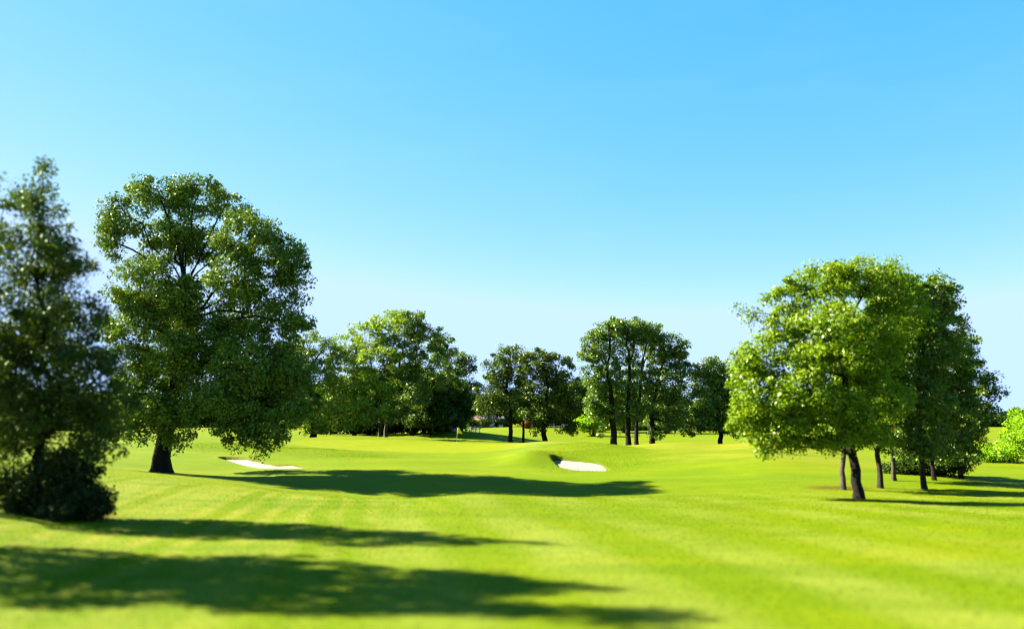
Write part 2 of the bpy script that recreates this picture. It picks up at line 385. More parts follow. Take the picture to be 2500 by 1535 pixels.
    o = N(nt, 'ShaderNodeOutputMaterial'); nt.links.new(b.outputs[0], o.inputs[0])
    return m
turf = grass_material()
V = np.stack([GX, GY, GZ], -1).reshape(-1, 3)
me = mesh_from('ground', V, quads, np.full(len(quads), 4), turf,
               attrs=dict(green=z_green.ravel(), rough=z_rough.ravel(), dew=z_dew.ravel(), soil=z_soil.ravel(), fair=z_fair.ravel(), lip=lipm.ravel(), ridge_tone=z_ridge_tone.ravel(), far=z_far.ravel()), smooth=True)
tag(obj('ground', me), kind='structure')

# ------------------------------------------------------------------ grass blades standing on the turf
def blades(name, x, y, h, wid, mat, rng, label, **zones):
    n = len(x); z = height(x, y)
    a = rng.uniform(0, 2 * np.pi, n); hh = h * rng.uniform(.5, 1.3, n); ww = wid * rng.uniform(.6, 1.3, n)
    bx = np.cos(a) * ww / 2; by = np.sin(a) * ww / 2; ln = rng.normal(size=(n, 2)) * (hh * .55)[:, None]
    v = np.stack([np.stack([x - bx, y - by, z - .01], 1), np.stack([x + bx, y + by, z - .01], 1), np.stack([x + ln[:, 0], y + ln[:, 1], z + hh], 1)], 1)
    me = mesh_from(name, v.reshape(-1, 3), np.arange(3 * n), np.full(n, 3), mat, face_attrs=dict(tint=rng.random(n), **{k: np.full(n, v) for k, v in zones.items()}))
    tag(obj(name, me), label, 'grass', kind='stuff')
rg_ = np.random.default_rng(7)
n_ = 420000
yy = np.sqrt(rg_.uniform(7.0 ** 2, 46.0 ** 2, n_)); yy = yy[rg_.random(n_) < sst(46, 22, yy)]; n_ = len(yy); xx = rg_.uniform(-.72, .72, n_) * yy
blades('mown_grass', xx, yy, .026, .016, grass_material((.45, 2.4)), rg_, 'short mown grass of the near fairway', fair=1.0)
n_ = 90000; xx = rg_.uniform(-27, 12, n_); yy = rg_.uniform(46, 74, n_)
keep = np.zeros(n_, bool)
for P_ in ([(0.4, 50), (3, 47.4), (7, 48), (11.0, 52.5), (9.5, 60), (6.5, 66), (2, 64.5), (.3, 57)], [(-26, 60), (-17, 58), (-13, 53.5), (-9.5, 52), (-7, 56), (-11, 64), (-20, 72), (-30, 72)]):
    keep |= sdpoly(xx, yy, smooth_poly(P_, 2)) < rg_.normal(size=n_) * 1.1 - 1.0
for b in BUNK.values(): keep &= sdpoly(xx, yy, b['P']) > .06
blades('rough_grass', xx[keep], yy[keep], .05, .03, grass_material((.8, 2.5)), rg_, 'longer rough grass on the mounds round the bunkers', rough=.6)

# ------------------------------------------------------------------ bunkers: sand sheets
def sand_material():
    m, nt = newmat('bunker_sand')
    g = N(nt, 'ShaderNodeNewGeometry'); P = g.outputs['Position']
    a = noise(nt, P, 2.5, 4); b_ = noise(nt, P, 30, 4, .7)
    c = mixc(nt, ramp(nt, a, .3, .7), (.115, .103, .082), (.145, .131, .108))
    c = mixc(nt, mth(nt, 'MULTIPLY', ramp(nt, b_, .5, .7), .3), c, (.11, .095, .07))
    sx = N(nt, 'ShaderNodeSeparateXYZ'); nt.links.new(P, sx.inputs[0])
    rk = mth(nt, 'SINE', mth(nt, 'ADD', mth(nt, 'MULTIPLY', mth(nt, 'ADD', sx.outputs[1], mth(nt, 'MULTIPLY', sx.outputs[0], .4)), 16.0), mth(nt, 'MULTIPLY', a, 9.0)))
    a = mth(nt, 'ADD', a, mth(nt, 'MULTIPLY', rk, .22))
    b = N(nt, 'ShaderNodeBsdfPrincipled'); nt.links.new(c, b.inputs['Base Color']); b.inputs['Roughness'].default_value = .95
    bn = N(nt, 'ShaderNodeBump'); bn.inputs['Strength'].default_value = .5; bn.inputs['Distance'].default_value = .05
    nt.links.new(a, bn.inputs['Height']); nt.links.new(bn.outputs[0], b.inputs['Normal'])
    o = N(nt, 'ShaderNodeOutputMaterial'); nt.links.new(b.outputs[0], o.inputs[0])
    return m
sandm = sand_material()
for k, lab in (('right', 'small white sand bunker half in shade under a steep grass mound'), ('left', 'long pale sand bunker beyond the drooping branch of the big tree')):
    b = BUNK[k]; P = np.array(b['P'])
    x = np.arange(P[:, 0].min() - .3, P[:, 0].max() + .3, .15); y = np.arange(P[:, 1].min() - .3, P[:, 1].max() + .3, .15)
    A, B = np.meshgrid(x, y); Z = sand_z(k, A, B)
    sd = sdpoly(A, B, b['P'])
    Z = np.minimum(Z, height(A, B, False) - .03)
    ii = np.arange(A.size).reshape(A.shape)
    keep = (sd[:-1, :-1] < .12)
    q = np.stack([ii[:-1, :-1], ii[:-1, 1:], ii[1:, 1:], ii[1:, :-1]], -1)[keep]
    me = mesh_from('sand_bunker', np.stack([A, B, Z], -1).reshape(-1, 3), q, np.full(len(q), 4), sandm, smooth=True)
    tag(obj('sand_bunker', me), lab, 'bunker', kind='structure')

# ------------------------------------------------------------------ trees
def sphere_pts(rng, n):
    v = rng.normal(size=(n, 3)); return v / np.linalg.norm(v, axis=1)[:, None]

def leaf_mesh(name, cen, rad, per, size, mat, rng, up=.5, droop=.0):
    cen = np.asarray(cen); n = len(cen); cid = np.repeat(np.arange(n), per)
    M = len(cid)
    g = rng.normal(size=(M, 3)); g *= (rng.random(M) ** .33 / np.linalg.norm(g, axis=1))[:, None]
    g *= np.array([1.1, 1.1, .75])
    p = cen[cid] + g * rad[cid][:, None]
    p[:, 2] -= droop * rng.random(M) ** 2 * rad[cid]
    nrm = sphere_pts(rng, M) + np.array([0, 0, up]) + .5 * g
    nrm /= np.linalg.norm(nrm, axis=1)[:, None]
    t = np.cross(nrm, sphere_pts(rng, M)); t /= np.linalg.norm(t, axis=1)[:, None] + 1e-9
    b = np.cross(nrm, t)
    L = size * (rng.uniform(.6, 1.3, M) * rng.uniform(.75, 1.3, n)[cid])[:, None]; W = L * rng.uniform(.45, .75, M)[:, None]
    v = np.stack([p - t * L * .5, p + b * W * .5 + t * L * .08, p + t * L * .5, p - b * W * .5 + t * L * .08], 1)
    ct = rng.random(n)
    tint = np.clip(.55 * ct[cid] + .45 * rng.random(M) , 0, 1)
    me = mesh_from(name, v.reshape(-1, 3), np.arange(4 * M), np.full(M, 4), mat,
                   face_attrs=dict(tint=tint, odd=np.clip(.6 * rng.random(n)[cid] + .45 * rng.random(M), 0, 1)))
    return me

def tubes(P0, P1, r0, r1, n=5):
    P0 = np.asarray(P0); P1 = np.asarray(P1); d = P1 - P0; L = np.linalg.norm(d, axis=1)[:, None] + 1e-9; d = d / L
    a = np.cross(d, np.array([.3, .9, .1])); a /= np.linalg.norm(a, axis=1)[:, None] + 1e-9; b = np.cross(d, a)
    w = np.arange(n) * 2 * np.pi / n
    ring = np.cos(w)[None, :, None] * a[:, None, :] + np.sin(w)[None, :, None] * b[:, None, :]
    V0 = P0[:, None, :] + ring * np.asarray(r0)[:, None, None]; V1 = P1[:, None, :] + ring * np.asarray(r1)[:, None, None]
    V = np.concatenate([V0, V1], 1)
    m = len(P0); base = np.arange(m)[:, None] * 2 * n; k = np.arange(n)[None]; k2 = (k + 1) % n
    q = np.stack([base + k, base + k2, base + n + k2, base + n + k], -1).reshape(-1, 4)
    return V.reshape(-1, 3), q

ALL_CROWNS = []
def make_tree(label, base, lobes, leaf='ash', bark='dark', tr=.25, fork=.3, lean=(0, 0), nclu=220, per=90, crad=.55, size=.16,
              seed=1, group=None, name='broadleaf_tree', shell=.5, world=False, stems=None, droop=.2, up=.5, sink=.15, deep=.9):
    """base (x, y); lobes [(px, py, rx, ry, depth offset)] in photo pixels at the tree's distance, or metres when world"""
    rng = np.random.default_rng(seed)
    bx, by = base; bz = hz(bx, by) - sink
    B = np.array([bx, by, bz])
    Ls = []
    for l in lobes:
        if world:
            c = np.array([bx + l[0], by + l[1], bz + l[2]]); r = np.array([l[3], l[3], l[4]])
        else:
            dd = by + l[4]; c = pt(l[0], l[1], dd); r = np.array([l[2] * dd / F, (l[2] * dd / F) * deep, l[3] * dd / F])
        Ls.append((c, r))
    vol = np.array([np.prod(r) ** .75 for _, r in Ls]); vol /= vol.sum()
    cen = []; lobeid = []; small = []
    for li, ((c, r), w) in enumerate(zip(Ls, vol)):
        k = max(3, int(round(nclu * w)))
        s = sphere_pts(rng, k) * (rng.random(k) ** (.33 * shell + .02) * .96)[:, None]
        far_out = rng.random(k) < .10; s[far_out] *= rng.uniform(1.05, 1.22, far_out.sum())[:, None]
        cen.append(c + s * r); lobeid += [li] * k; small += list(np.where(far_out, .55, 1.0))
    cen = np.concatenate(cen)
    ok_ = cen[:, 2] > height(cen[:, 0], cen[:, 1], False) + .1 + crad * .3
    cen = cen[ok_]; small = np.array(small)[ok_]
    # --- wood: trunk then limbs reaching every leaf clump
    top = max(c[2] + r[2] for c, r in Ls); H = top - bz
    cc = sum(c * w for (c, r), w in zip(Ls, vol))
    stemtop = np.array([cc[0] * .8 + bx * .2, cc[1] * .8 + by * .2, bz + H * .80])
    fk = np.array([bx + lean[0], by + lean[1], bz + H * fork])
    nodes = []; par = []
    K = 7
    for i in range(K):
        t = i / (K - 1); p = B * (1 - t) + fk * t
        j = rng.normal(size=3) * tr * .25 * (0 if i == 0 else 1); j[2] = 0
        nodes.append(p + j); par.append(i - 1)
    ntrunk = K
    for i in range(1, 7):
        t = i / 6; p = fk * (1 - t) + stemtop * t + np.append(rng.normal(size=2) * H * .012, 0)
        nodes.append(p); par.append(len(nodes) - 2)
    # a main limb towards every lobe
    for (c, r) in Ls:
        A = np.array(nodes[K - 2:K + 4]); dist = np.linalg.norm(A - c, axis=1) + np.maximum(0, A[:, 2] - c[2] + .3) * 1.2
        j0 = K - 2 + int(np.argmin(dist)); p0 = nodes[j0]; last = j0
        for i in range(1, 5):
            t = i / 4; bend = np.array([0, 0, math.sin(t * math.pi) * np.linalg.norm(c - p0) * .08])
            nodes.append(p0 * (1 - t) + c * t + bend + rng.normal(size=3) * .03 * np.linalg.norm(c - p0)); par.append(last); last = len(nodes) - 1
    order = np.argsort(np.min([np.linalg.norm(cen - c, axis=1) for c, _ in Ls], axis=0))
    arr = np.zeros((len(nodes) + 2 * len(cen), 3)); arr[:len(nodes)] = nodes; nn = len(nodes); par = list(par)
    for q in order:
        c = cen[q]; A = arr[K - 1:nn]
        dist = np.linalg.norm(A - c, axis=1) + np.maximum(0, A[:, 2] - c[2]) * .5
        j0 = K - 1 + int(np.argmin(dist)); p0 = arr[j0]; dl = np.linalg.norm(c - p0)
        arr[nn] = (p0 + c) / 2 + rng.normal(size=3) * .08 * dl; par.append(j0); nn += 1
        arr[nn] = c; par.append(nn - 1); nn += 1
    cnt = np.zeros(nn); cnt[len(nodes) + 1::2] = 1
    for i in range(nn - 1, 0, -1): cnt[par[i]] += cnt[i]
    rmax = tr * .80; ex = .5
    rad = rmax * (np.maximum(cnt, .6) / max(cnt.max(), 1)) ** ex
    rad = np.maximum(rad, .008 + size * .03)
    for i in range(K): rad[i] = tr * (1.0 - .2 * i / K) + (tr * .5 if i == 0 else 0) * 1.0
    e = np.array([i for i in range(1, nn) if i >= K]); pe = np.array([par[i] for i in e])
    r0 = np.minimum(rad[pe], rad[e] * 1.7); r1 = rad[e]
    Vt, Qt = tubes(arr[pe], arr[e], r0, r1, 6)
    # trunk tube with root flare
    n = 14; TV = []; zz = [0, .03, .10, .25, .45, .7, 1.0]
    for i, t in enumerate(zz):
        p = np.array([np.interp(t, np.linspace(0, 1, K), arr[:K, a]) for a in range(3)])
        rr = tr * (1 + .6 * math.exp(-t * 12) - .18 * t)
        w = np.arange(n) * 2 * np.pi / n
        ph = rng.uniform(0, 6)
        rr2 = rr * (1 + (.10 + .28 * math.exp(-t * 10)) * (np.sin(w * 4 + seed) * .6 + np.sin(w * 3 + 2 * seed) * .3))
        TV.append(np.stack([p[0] + rr2 * np.cos(w), p[1] + rr2 * np.sin(w), np.full(n, p[2])], 1))
    TV = np.concatenate(TV); TQ = []
    for i in range(len(zz) - 1):
        for k in range(n): TQ.append((i * n + k, i * n + (k + 1) % n, (i + 1) * n + (k + 1) % n, (i + 1) * n + k))
    TQ = np.array(TQ) + len(Vt)
    VV = np.concatenate([Vt, TV]) - B; QQ = np.concatenate([Qt, TQ])
    root = thing(name, B, label, 'tree', group)
    wm = mesh_from('trunk', VV, QQ, np.full(len(QQ), 4), BARK[bark], smooth=True)
    obj('trunk', wm, root)
    cr = crad * rng.uniform(.65, 1.25, len(cen)) * small
    lm = leaf_mesh('crown', cen - B, cr, per, size, LEAF[leaf], rng, up, droop)
    obj('crown', lm, root)
    return root

def gx(px, d): return (px - CX) / F * d * 1.003

# A: near pointed tree at the left edge
make_tree('tall pointed tree with sparse silvery leaves at the left edge', (gx(118, 20.4), 20.4),
  [(92, 440, 26, 60, 0), (85, 520, 60, 60, 0), (50, 470, 16, 40, .4), (60, 620, 110, 70, -.2), (150, 640, 60, 70, .2), (30, 760, 130, 90, .3), (150, 780, 90, 90, -.3),
   (-40, 880, 110, 100, 0), (90, 900, 120, 90, .3), (215, 900, 80, 80, -.2), (270, 1000, 55, 60, 0), (20, 1010, 110, 70, -.3), (170, 1030, 100, 60, .4), (240, 1080, 40, 40, 0), (-60, 1050, 90, 70, 0), (30, 1120, 70, 70, .2), (60, 1180, 60, 50, .3), (180, 1110, 60, 45, .3)],
  'silver', 'dark', .12, .25, nclu=700, per=110, crad=.34, size=.085, seed=11, name='pointed_tree', droop=.6, up=.2, deep=1.5)
# B: big tree
make_tree('largest tree with a broad leaning crown, standing alone left of the green', (gx(412, 45.5), 45.5),
  [(300, 530, 58, 52, .5), (390, 478, 72, 52, .5), (480, 478, 62, 48, 1.2), (560, 500, 42, 36, 2), (275, 590, 36, 46, 0), (420, 590, 80, 60, 2.0), (520, 600, 50, 50, 1.5),
   (600, 570, 85, 58, -2.5), (665, 640, 85, 70, -2.2), (722, 680, 40, 66, -2), (570, 690, 70, 70, -3.0), (690, 770, 68, 55, -1.8), (340, 690, 80, 75, -2.0), (320, 790, 75, 80, -2.0), (440, 760, 60, 80, .5),
   (520, 830, 80, 70, -.5), (620, 880, 110, 70, -2), (700, 900, 72, 80, -1), (420, 900, 90, 70, -.6), (310, 900, 70, 70, -1.2), (560, 980, 90, 55, -2), (670, 990, 82, 50, -1.5), (640, 1050, 60, 35, -1.6), (642, 1095, 20, 25, -1.6),
   (560, 1045, 40, 25, -2), (470, 985, 45, 55, -1.5), (335, 1000, 70, 45, -.6), (430, 860, 60, 60, -2.4), (395, 990, 60, 45, -1.4), (440, 720, 60, 60, -1.6), (240, 1000, 40, 35, 0), (290, 1050, 40, 22, 0), (450, 560, 50, 45, .6), (370, 1050, 45, 28, -.8), (445, 1055, 35, 30, -.9), (600, 1060, 45, 30, -1.4), (430, 950, 60, 60, 3), (560, 900, 80, 70, 3), (420, 760, 70, 70, 3.5), (600, 760, 70, 70, 1.5)],
  'oak', 'dark', .46, .22, (.15, 0), nclu=1400, per=115, crad=.60, size=.16, seed=5, droop=.35, up=.4, shell=.7)
# dark shrub at the foot of the pointed tree
def shrub(label, base, lobes, leaf, nclu, per, crad, size, seed, name='shrub', group=None, cat='shrub'):
    rng = np.random.default_rng(seed); bx, by = base; bz = hz(bx, by) - .05; B = np.array([bx, by, bz])
    cen = []
    for (px, py, rx, ry, off) in lobes:
        dd = by + off; c = pt(px, py, dd); r = np.array([rx * dd / F, rx * dd / F * .9, ry * dd / F]); k = max(3, int(nclu / len(lobes)))
        cen.append(c + sphere_pts(rng, k) * (rng.random(k) ** .4)[:, None] * r)
    cen = np.concatenate(cen); cen = cen[cen[:, 2] > height(cen[:, 0], cen[:, 1], False) - .05]
    root = thing(name, B, label, cat, group)
    obj('foliage', leaf_mesh('foliage', cen - B, crad * rng.uniform(.7, 1.2, len(cen)), per, size, LEAF[leaf], rng, .3, .2), root)
    k = min(len(cen), 40); sel = rng.choice(len(cen), k, replace=False)
    P0 = np.zeros((k, 3)); P0[:, :2] = rng.normal(size=(k, 2)) * .12 * (by / 20) ** .3
    Vt, Qt = tubes(P0, cen[sel] - B, np.full(k, .02 + size * .05), np.full(k, .008), 5)
    obj('stem', mesh_from('stem', Vt, Qt, np.full(len(Qt), 4), BARK['dark'], smooth=True), root)
    return root
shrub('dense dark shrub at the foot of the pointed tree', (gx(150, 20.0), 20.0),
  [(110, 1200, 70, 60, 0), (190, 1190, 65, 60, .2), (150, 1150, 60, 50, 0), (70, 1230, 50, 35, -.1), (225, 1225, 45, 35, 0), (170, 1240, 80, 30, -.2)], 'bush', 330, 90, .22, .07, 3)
# tree just outside the left edge whose shadow crosses the foreground
make_tree('tall tree just beyond the left edge casting the nearest shadow', (-12.2, 14.1),
  [(-.1, .9, 8.6, .5, .7), (.2, -.9, 9.1, .45, .8), (.1, .7, 7.8, .8, .7), (-.4, -.7, 7.9, .8, .8), (.7, .9, 6.8, 1.1, .8), (.5, -1.0, 6.4, 1.1, .8), (-.9, .4, 5.9, 1.4, .9), (.8, 1.3, 5.0, 1.3, .7), (.5, -1.5, 4.6, 1.4, .8), (-.5, .3, 3.7, 1.9, .7), (1.4, .2, 3.4, 1.0, .6)],
  'silver', 'dark', .16, .25, nclu=520, per=100, crad=.38, size=.11, seed=31, world=True, name='pointed_tree', droop=.4)

# H: right group
make_tree('bright green round-headed tree nearest on the right, soil patch at its foot', (gx(2082, 30), 30.2),
  [(2130, 672, 80, 62, 0), (2010, 692, 80, 65, 0), (2060, 1065, 50, 28, -.6), (2140, 1055, 50, 30, -.1), (2000, 1085, 40, 24, -.2), (1930, 1085, 35, 22, -.3), (1930, 740, 60, 55, .3), (2190, 760, 75, 80, .5), (1900, 830, 65, 60, -.2), (1840, 870, 55, 50, 0), (2020, 830, 110, 90, -1.2), (2120, 850, 90, 90, -.6), (1825, 760, 22, 22, 0),
   (1860, 950, 85, 65, -.3), (1960, 960, 90, 70, -.8), (1815, 1020, 50, 40, .2), (1880, 1050, 60, 38, -.3), (2060, 990, 75, 50, -.8), (2150, 970, 70, 60, -.2), (1960, 1050, 60, 35, -.5), (2090, 1040, 50, 30, -.8), (1870, 1095, 22, 22, -.3), (1985, 1085, 25, 22, 0)],
  'fresh', 'dark', .19, .18, (-.06, .1), nclu=800, per=90, crad=.36, size=.12, seed=21, droop=.35, up=.5, shell=.75)
H2 = [
 ('pale-trunked tree just behind the bright green tree', 2042, 35.6, 'pale', 'fresh', [(2060, 800, 80, 70, 0), (2010, 880, 70, 60, .5), (2090, 900, 70, 60, 0), (2020, 980, 60, 45, 0), (2040, 1060, 50, 35, 0)], .12),
 ('slim brown-trunked tree in the row behind the bright green tree', 2130, 36.5, 'mid', 'fresh', [(2170, 700, 60, 60, 0), (2190, 790, 75, 65, 0), (2150, 860, 80, 70, 0), (2130, 960, 80, 60, 0), (2120, 1060, 60, 35, 0)], .12),
 ('slim pale tree fourth in the row of trunks on the right', 2163, 40.0, 'pale', 'ash', [(2240, 720, 55, 55, 0), (2220, 780, 70, 65, 0), (2210, 870, 75, 75, 0), (2190, 980, 70, 60, 0), (2170, 1060, 50, 40, 0)], .11),
 ('grey-trunked dark tree of the right-hand row, left of a close pair', 2232, 36.5, 'mid', 'ash', [(2290, 720, 45, 50, 0), (2275, 750, 55, 60, 0), (2260, 840, 80, 75, 0), (2240, 960, 85, 75, 0), (2250, 1050, 60, 45, 0), (2220, 1095, 60, 28, 0)], .13),
 ('dark tree of the right-hand row, right one of the close pair', 2260, 40.5, 'dark', 'oak', [(2315, 800, 50, 55, 0), (2310, 890, 75, 75, 0), (2310, 990, 80, 70, 0), (2290, 1075, 60, 45, 0)], .12),
 ('outermost dark tree of the right-hand row with a ragged edge', 2325, 42.5, 'dark', 'oak', [(2345, 840, 38, 50, 0), (2365, 930, 50, 60, 0), (2385, 1010, 55, 45, 0), (2340, 1060, 70, 50, 0), (2420, 950, 25, 50, 0), (2310, 1110, 70, 35, 0)], .14),
]
for i, (lab, px, d, bk, lf, lb, tr) in enumerate(H2):
    make_tree(lab, (gx(px, d), d), lb, lf, bk, tr, .16, nclu=260, per=85, crad=.42, size=.14, seed=40 + i, group='row of trees on the right', shell=.8)

# C, D: trees behind the green on the left
far = dict(crad=.85, size=.30, per=70)
make_tree('dense dark green tree half hidden behind the big tree', (gx(771, 112), 112),
  [(745, 850, 55, 45, 0), (790, 850, 40, 40, 0), (700, 900, 60, 70, 1), (765, 930, 65, 60, 0), (740, 990, 70, 40, 0), (700, 1010, 55, 40, 0)], 'ash', 'dark', .42, .2, nclu=260, seed=51, **far)
make_tree('tallest tree behind the green, pale green leaves down its left side', (gx(931, 113), 113),
  [(960, 795, 55, 40, 0), (895, 825, 55, 45, 0), (850, 850, 40, 45, 1), (850, 920, 65, 60, -1), (920, 900, 70, 70, -2), (850, 1000, 60, 45, -2), (915, 990, 60, 50, -3), (800, 1010, 40, 30, -2), (770, 1040, 30, 22, -2), (815, 890, 25, 60, 0)],
  'maple', 'pale', .22, .22, nclu=420, seed=52, **far)
make_tree('forked tree right of the palest tree behind the green', (gx(947, 114), 114),
  [(1000, 790, 50, 35, 0), (1035, 830, 50, 50, 0), (985, 870, 60, 60, -1), (1050, 900, 55, 60, 0), (990, 960, 60, 55, -1.5), (960, 1010, 40, 30, -2)],
  'ash', 'pale', .26, .25, nclu=300, seed=53, **far)
make_tree('shaded green tree with a forked trunk beside the shady mound', (gx(1008, 120), 120),
  [(1080, 850, 35, 40, 0), (1080, 930, 50, 50, 0), (1040, 980, 55, 45, 0), (1070, 1010, 40, 25, 0)],
  'deep', 'mid', .28, .25, nclu=240, seed=54, **far)
make_tree('dark tree leaning right over the shady mound behind the green', (gx(1037, 128), 128),
  [(1110, 880, 30, 25, 0), (1140, 890, 25, 22, 0), (1115, 930, 45, 35, 0), (1150, 960, 40, 30, 0), (1130, 1000, 50, 30, 0), (1090, 1000, 40, 30, 0)],
  'deep', 'dark', .26, .25, nclu=260, seed=55, **far)
make_tree('slim white-barked tree among the dark trees left of the flag', (gx(1059, 126), 126),
  [(1062, 990, 20, 20, 0), (1080, 1000, 18, 12, -1)], 'ash', 'white', .13, .5, nclu=30, seed=56, crad=.6, size=.28, per=50, name='birch_tree')
make_tree('low dark tree in the shade under the pale green tree', (gx(870, 125), 125),
  [(860, 980, 70, 45, 0), (900, 1020, 60, 28, 0), (830, 1020, 50, 30, 0), (960, 1010, 60, 35, 1), (1000, 1000, 50, 40, 2)], 'wood', 'dark', .3, .3, nclu=230, seed=57, crad=.9, size=.32, per=75)
make_tree('broad dark tree with a low crown shading the mound left of the flag', (gx(1012, 128), 128),  # added, with its crown placed to shade the mound
  [(1000, 930, 55, 45, 0), (1045, 950, 50, 40, 0), (960, 960, 50, 40, 0), (1010, 1000, 60, 30, -2), (1060, 1005, 45, 26, 0), (950, 1005, 45, 28, 0)],
  'wood', 'dark', .3, .2, nclu=520, seed=58, crad=1.15, size=.34, per=80)
make_tree('low bushy dark tree right beside the slim white-barked tree', (gx(1092, 126), 126),  # this tree and the next are added to deepen the shade on the mound
  [(1085, 960, 48, 34, 0), (1060, 990, 48, 30, 2), (1100, 1000, 45, 28, 0), (1075, 1015, 50, 22, -2), (1095, 1020, 40, 18, 3)],
  'wood', 'dark', .25, .15, nclu=420, seed=158, crad=1.0, size=.34, per=85)
make_tree('low bushy dark tree in the left group nearest the back of the green', (gx(1052, 120), 120),
  [(1045, 950, 52, 34, 0), (1020, 990, 48, 30, 2), (1060, 1005, 45, 26, 0), (1035, 1020, 48, 20, -1)],
  'wood', 'dark', .25, .15, nclu=420, seed=159, crad=1.0, size=.34, per=85)
make_tree('low dark tree standing deepest in the shade of the left group', (gx(905, 127), 127),
  [(900, 940, 55, 45, 0), (870, 990, 50, 35, 0), (930, 1000, 50, 32, 0), (900, 1025, 50, 20, 0)],
  'wood', 'dark', .3, .2, nclu=300, seed=59, crad=1.0, size=.34, per=80)
# E
make_tree('small dark tree with a bright top, right of the flag', (gx(1247, 104), 104.0),
  [(1240, 870, 40, 35, 0), (1215, 900, 40, 35, 0), (1260, 900, 35, 40, 0), (1200, 945, 40, 35, 0), (1235, 980, 45, 30, 0), (1190, 985, 40, 25, 0), (1255, 950, 40, 40, 1)],
  'dusk', 'dark', .30, .28, nclu=230, seed=61, crad=.7, size=.27, per=62)
make_tree('thinnest trunk between two larger trees right of the flag', (gx(1277, 103), 103),
  [(1285, 960, 28, 30, 0), (1280, 1000, 30, 22, 0), (1300, 990, 25, 25, 0)], 'ash', 'dark', .17, .45, nclu=70, seed=62, crad=.65, size=.27, per=55)
make_tree('round-headed tree with a drooping right side near the centre', (gx(1328, 102), 102.0),
  [(1320, 885, 50, 35, 0), (1290, 890, 35, 30, 0), (1360, 905, 45, 40, 0), (1380, 950, 38, 40, 0), (1320, 950, 55, 40, 0), (1350, 1000, 45, 30, 0), (1390, 1010, 40, 30, 0), (1305, 1010, 35, 22, -1), (1385, 1045, 28, 12, 0), (1312, 1045, 14, 12, -1), (1400, 1040, 20, 12, 0)],
  'dusk', 'dark', .34, .26, nclu=320, seed=63, crad=.7, size=.27, per=62)
# F
FT = [
 ('leftmost of four tall slim trees right of the sand bunker', 1494, 92, .36, [(1460, 835, 40, 35, 0), (1440, 860, 28, 25, 0), (1490, 810, 40, 32, 0), (1445, 920, 32, 35, 0), (1480, 900, 35, 50, 0), (1470, 970, 40, 38, 0), (1490, 1010, 30, 30, 0), (1450, 1000, 25, 25, 0), (1470, 1055, 10, 12, 0)]),
 ('tall slim tree with a slightly bent trunk, second of four right of the bunker', 1531, 93, .30, [(1530, 800, 50, 28, 0), (1560, 810, 40, 28, 0), (1525, 860, 35, 40, 0), (1530, 940, 40, 45, 0), (1525, 1000, 30, 30, 0)]),
 ('third and thinnest of four tall trees right of the bunker', 1551, 94, .24, [(1590, 815, 40, 32, 0), (1600, 850, 40, 40, 1), (1570, 920, 38, 45, 0), (1560, 990, 35, 35, 0)]),
 ('rightmost of four tall trees, leaves hanging low on its trunk', 1588, 95, .34, [(1640, 850, 40, 38, 0), (1660, 890, 28, 40, 0), (1630, 920, 45, 50, 0), (1600, 970, 40, 45, 0), (1650, 980, 40, 45, 0), (1620, 1030, 40, 25, 0), (1600, 1060, 14, 12, -1)]),
]
for i, (lab, px, d, tr, lb) in enumerate(FT):
    make_tree(lab, (gx(px, d), d), lb, 'ash', 'dark', tr, .32, nclu=[270, 220, 190, 270][i], seed=70 + i, crad=.62, size=.25, per=60, group='four tall slim trees', shell=.8)
make_tree('dense dark tree with a bright green top, left of the big right-hand tree', (gx(1753, 96), 96),
  [(1740, 900, 45, 30, 0), (1715, 930, 40, 40, 0), (1770, 930, 45, 45, 0), (1720, 980, 50, 40, 0), (1780, 990, 50, 45, 0), (1735, 1020, 55, 30, 0), (1695, 1040, 28, 18, 0), (1790, 1040, 40, 25, 0), (1680, 1055, 15, 10, 0)],
  'oak', 'dark', .32, .2, nclu=360, seed=75, crad=.7, size=.27, per=75, shell=.7)

